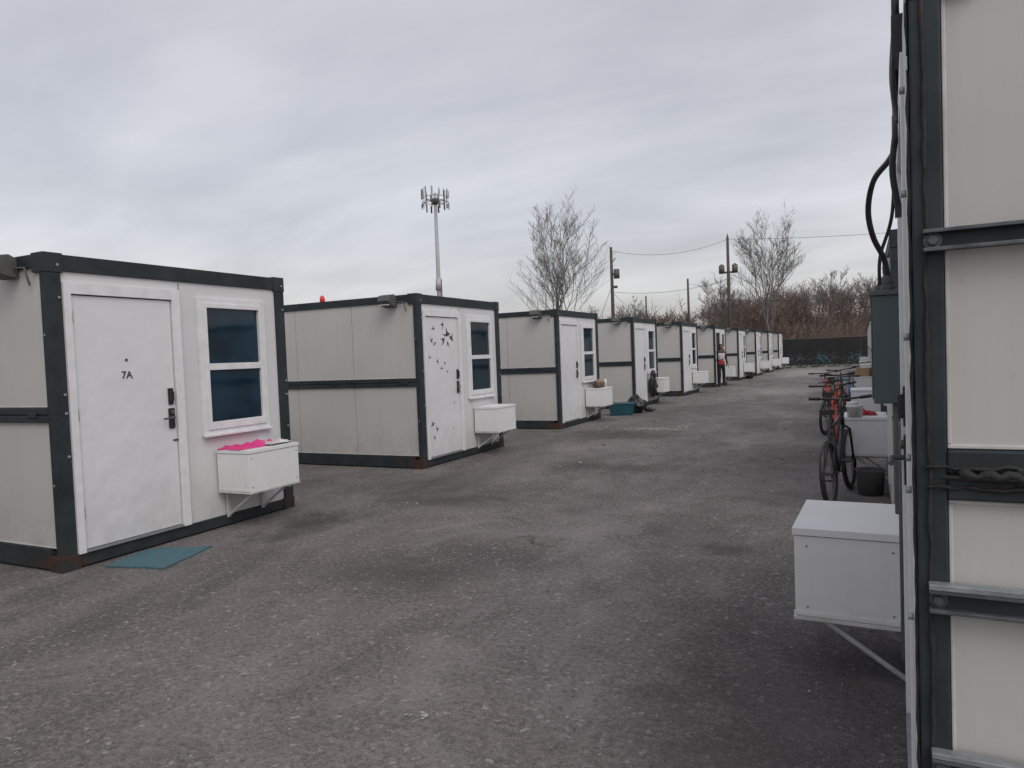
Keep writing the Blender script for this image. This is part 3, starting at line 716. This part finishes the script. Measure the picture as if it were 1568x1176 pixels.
# ------------------------------------------------------------------ person at the open door
M_skin=surf('skin',(.20,.11,.075),(.17,.09,.06),10,.55,0,.05); M_pants=surf('dark_trousers',(.012,.012,.015),None,8,.85); M_shirt=surf('black_jacket',(.014,.014,.016),(.02,.02,.022),8,.85); M_hair=surf('dark_hair',(.015,.011,.009),None,20,.7)
M_tee=surf('pale_shirt',(.50,.45,.46),(.4,.33,.34),8,.85)
def person(loc,rz):
    e=empty('standing_person',loc,rz)
    J={'pel':(0,0,.93,.13),'wst':(0,0,1.08,.12),'chs':(.01,0,1.28,.145),'shc':(0,0,1.42,.10),'nk':(.01,0,1.49,.052),'hd0':(.02,0,1.56,.06),
       'hl':(0,.09,.90,.095),'kl':(.03,.11,.49,.06),'al':(-.01,.12,.09,.042),'tl':(.13,.14,.035,.035),
       'hr':(0,-.09,.90,.095),'kr':(.05,-.10,.49,.06),'ar':(.02,-.12,.09,.042),'tr':(.16,-.14,.035,.035),
       'sl':(0,.19,1.40,.065),'el':(-.03,.26,1.12,.043),'wl':(.12,.24,.92,.028),'pl':(.17,.23,.88,.03),
       'sr':(0,-.19,1.40,.065),'er':(-.02,-.27,1.12,.043),'wr':(.20,-.16,1.10,.028),'pr':(.25,-.13,1.12,.03)}
    E=[('pel','wst'),('wst','chs'),('chs','shc'),('shc','nk'),('nk','hd0'),('pel','hl'),('hl','kl'),('kl','al'),('al','tl'),('pel','hr'),('hr','kr'),('kr','ar'),('ar','tr'),('shc','sl'),('sl','el'),('el','wl'),('wl','pl'),('shc','sr'),('sr','er'),('er','wr'),('wr','pr')]
    ks=list(J); me=bpy.data.meshes.new('sk'); me.from_pydata([J[k][:3] for k in ks],[(ks.index(a),ks.index(c)) for a,c in E],[])
    o=bpy.data.objects.new('sk',me); COL.objects.link(o)
    o.modifiers.new('s','SKIN')
    for i,k in enumerate(ks):
        sv=me.skin_vertices[0].data[i]; r=J[k][3]; sv.radius=(r,r*1.25) if k in('pel','wst','chs') else (r,r); sv.use_root=(k=='pel')
    sd=o.modifiers.new('d','SUBSURF'); sd.levels=2; sd.render_levels=2
    dg=bpy.context.evaluated_depsgraph_get(); m2=bpy.data.meshes.new_from_object(o.evaluated_get(dg)); bpy.data.objects.remove(o)
    m2.materials.clear()
    for m in (M_skin,M_shirt,M_pants,M_black,M_red,M_tee): m2.materials.append(m)
    for p in m2.polygons:
        c=p.center; p.use_smooth=True; arm=abs(c.y)>.17 or c.x>.16
        if c.z<.10: i=3
        elif c.z<.93 and not (arm and c.z>.7): i=2
        elif c.z>1.47: i=0
        elif arm and (c.z<.96 or c.x>.18): i=0
        elif not arm and c.x>.03 and c.z<1.40: i=4 if c.z<1.10 else 5
        else: i=1
        p.material_index=i
    obj('body',m2,e)
    b=MB(); b.blob((.025,0,1.63),(.095,.075,.12),0,.02,2,24,16,0); b.blob((.118,0,1.62),(.018,.014,.025),0,0,1,10,8,0)
    b.blob((0.0,0,1.665),(.102,.086,.105),0,.06,3,24,16,1); b.blob((-.05,0,1.58),(.05,.075,.10),2,.1,3,16,12,1)
    for s in (-1,1):
        b.blob((.108,s*.03,1.635),(.01,.013,.008),0,0,1,8,6,1); b.blob((.03,s*.078,1.62),(.018,.01,.03),0,0,1,8,6,0)
    b.blob((.112,0,1.575),(.01,.025,.007),0,0,1,8,6,2)
    for s,(px,py,pz),d in ((1,J['pl'][:3],Vector((.35,-.1,-.9))),(-1,J['pr'][:3],Vector((.85,.4,.2)))):
        P=Vector((px,py,pz)); d=d.normalized(); u=d.orthogonal().normalized(); w=d.cross(u)
        for k,ln in enumerate((.068,.078,.072,.056)):
            base=P+d*.02+w*(k-1.5)*.017; b.tube([base,base+d*ln*.55,base+(d*.9+u*.35).normalized()*ln],[.009,.008,.006],6,0)
        b.tube([P-w*.02,P-w*.045+d*.03,P-w*.05+d*.06],[.011,.009,.007],6,0)
    obj('head_and_fingers',b.mesh('head_and_fingers',[M_skin,M_hair,M_red]),e)
person((-5.22,30.45,0),R(-50))
# ------------------------------------------------------------------ camera
cam=bpy.data.cameras.new('camera'); co=bpy.data.objects.new('camera',cam); COL.objects.link(co)
cam.sensor_width=36; cam.lens=1100/1568*36; cam.clip_start=.05; cam.clip_end=4000
co.matrix_world=Matrix.Translation((0,0,1.59))@Matrix.Rotation(R(26),4,'Z')@Matrix.Rotation(R(90-2.2),4,'X')@Matrix.Rotation(R(-2.23),4,'Z')
scene.camera=co
# ------------------------------------------------------------------ light
el=R(48); sd=Vector((.66,-.55,0)).normalized()
sdir=Vector((sd.x*math.cos(el),sd.y*math.cos(el),math.sin(el)))
su=bpy.data.lights.new('sun','SUN'); su.energy=.8; su.angle=R(35); su.color=(1,.985,.96)
so=bpy.data.objects.new('sun',su); COL.objects.link(so); so.rotation_euler=sdir.to_track_quat('Z','Y').to_euler(); so.location=(10,-10,20)
w=bpy.data.worlds.new('World'); scene.world=w; w.use_nodes=True; nt=w.node_tree; nt.nodes.clear()
out=N(nt,'ShaderNodeOutputWorld'); sky=N(nt,'ShaderNodeTexSky',sky_type='NISHITA'); sky.sun_disc=False; sky.sun_elevation=el; sky.sun_rotation=math.atan2(sd.x,sd.y)
sky.dust_density=4
bg1=N(nt,'ShaderNodeBackground'); bg1.inputs[1].default_value=.05; L(nt,sky.outputs[0],bg1.inputs[0])
tc=N(nt,'ShaderNodeTexCoord'); sx=N(nt,'ShaderNodeSeparateXYZ'); L(nt,tc.outputs['Generated'],sx.inputs[0])
den=math_(nt,'ADD',math_(nt,'MAXIMUM',sx.outputs[2],0.0),.25)
cx=N(nt,'ShaderNodeCombineXYZ'); L(nt,math_(nt,'DIVIDE',sx.outputs[0],den),cx.inputs[0]); L(nt,math_(nt,'DIVIDE',sx.outputs[1],den),cx.inputs[1])
mp=N(nt,'ShaderNodeMapping'); mp.inputs['Rotation'].default_value=(0,0,R(-20)); mp.inputs['Scale'].default_value=(.6,1.2,1); L(nt,cx.outputs[0],mp.inputs[0])
n1=noise(nt,mp.outputs[0],1.3,6,.5,.35); n2=noise(nt,mp.outputs[0],3.6,4,.55,.2)
cl=math_(nt,'ADD',math_(nt,'MULTIPLY',n1,.76),math_(nt,'MULTIPLY',n2,.24))
hi=ramp(nt,sx.outputs[2],.05,.6)
col=mix(nt,ramp(nt,cl,.36,.62),(.405,.392,.395),(.61,.59,.588))
col=mix(nt,math_(nt,'MULTIPLY',hi,.10),col,(.40,.40,.41))
g=N(nt,'ShaderNodeVectorMath',operation='DOT_PRODUCT'); L(nt,tc.outputs['Generated'],g.inputs[0]); g.inputs[1].default_value=sdir
glow=math_(nt,'MULTIPLY',math_(nt,'POWER',math_(nt,'MAXIMUM',g.outputs['Value'],0.0),2.0),.35)
bg2=N(nt,'ShaderNodeBackground'); L(nt,col,bg2.inputs[0]); L(nt,math_(nt,'ADD',glow,1.0),bg2.inputs[1])
ad=N(nt,'ShaderNodeAddShader'); L(nt,bg1.outputs[0],ad.inputs[0]); L(nt,bg2.outputs[0],ad.inputs[1]); L(nt,ad.outputs[0],out.inputs[0])
scene.view_settings.view_transform='Standard'; scene.view_settings.look='None'; scene.view_settings.exposure=0
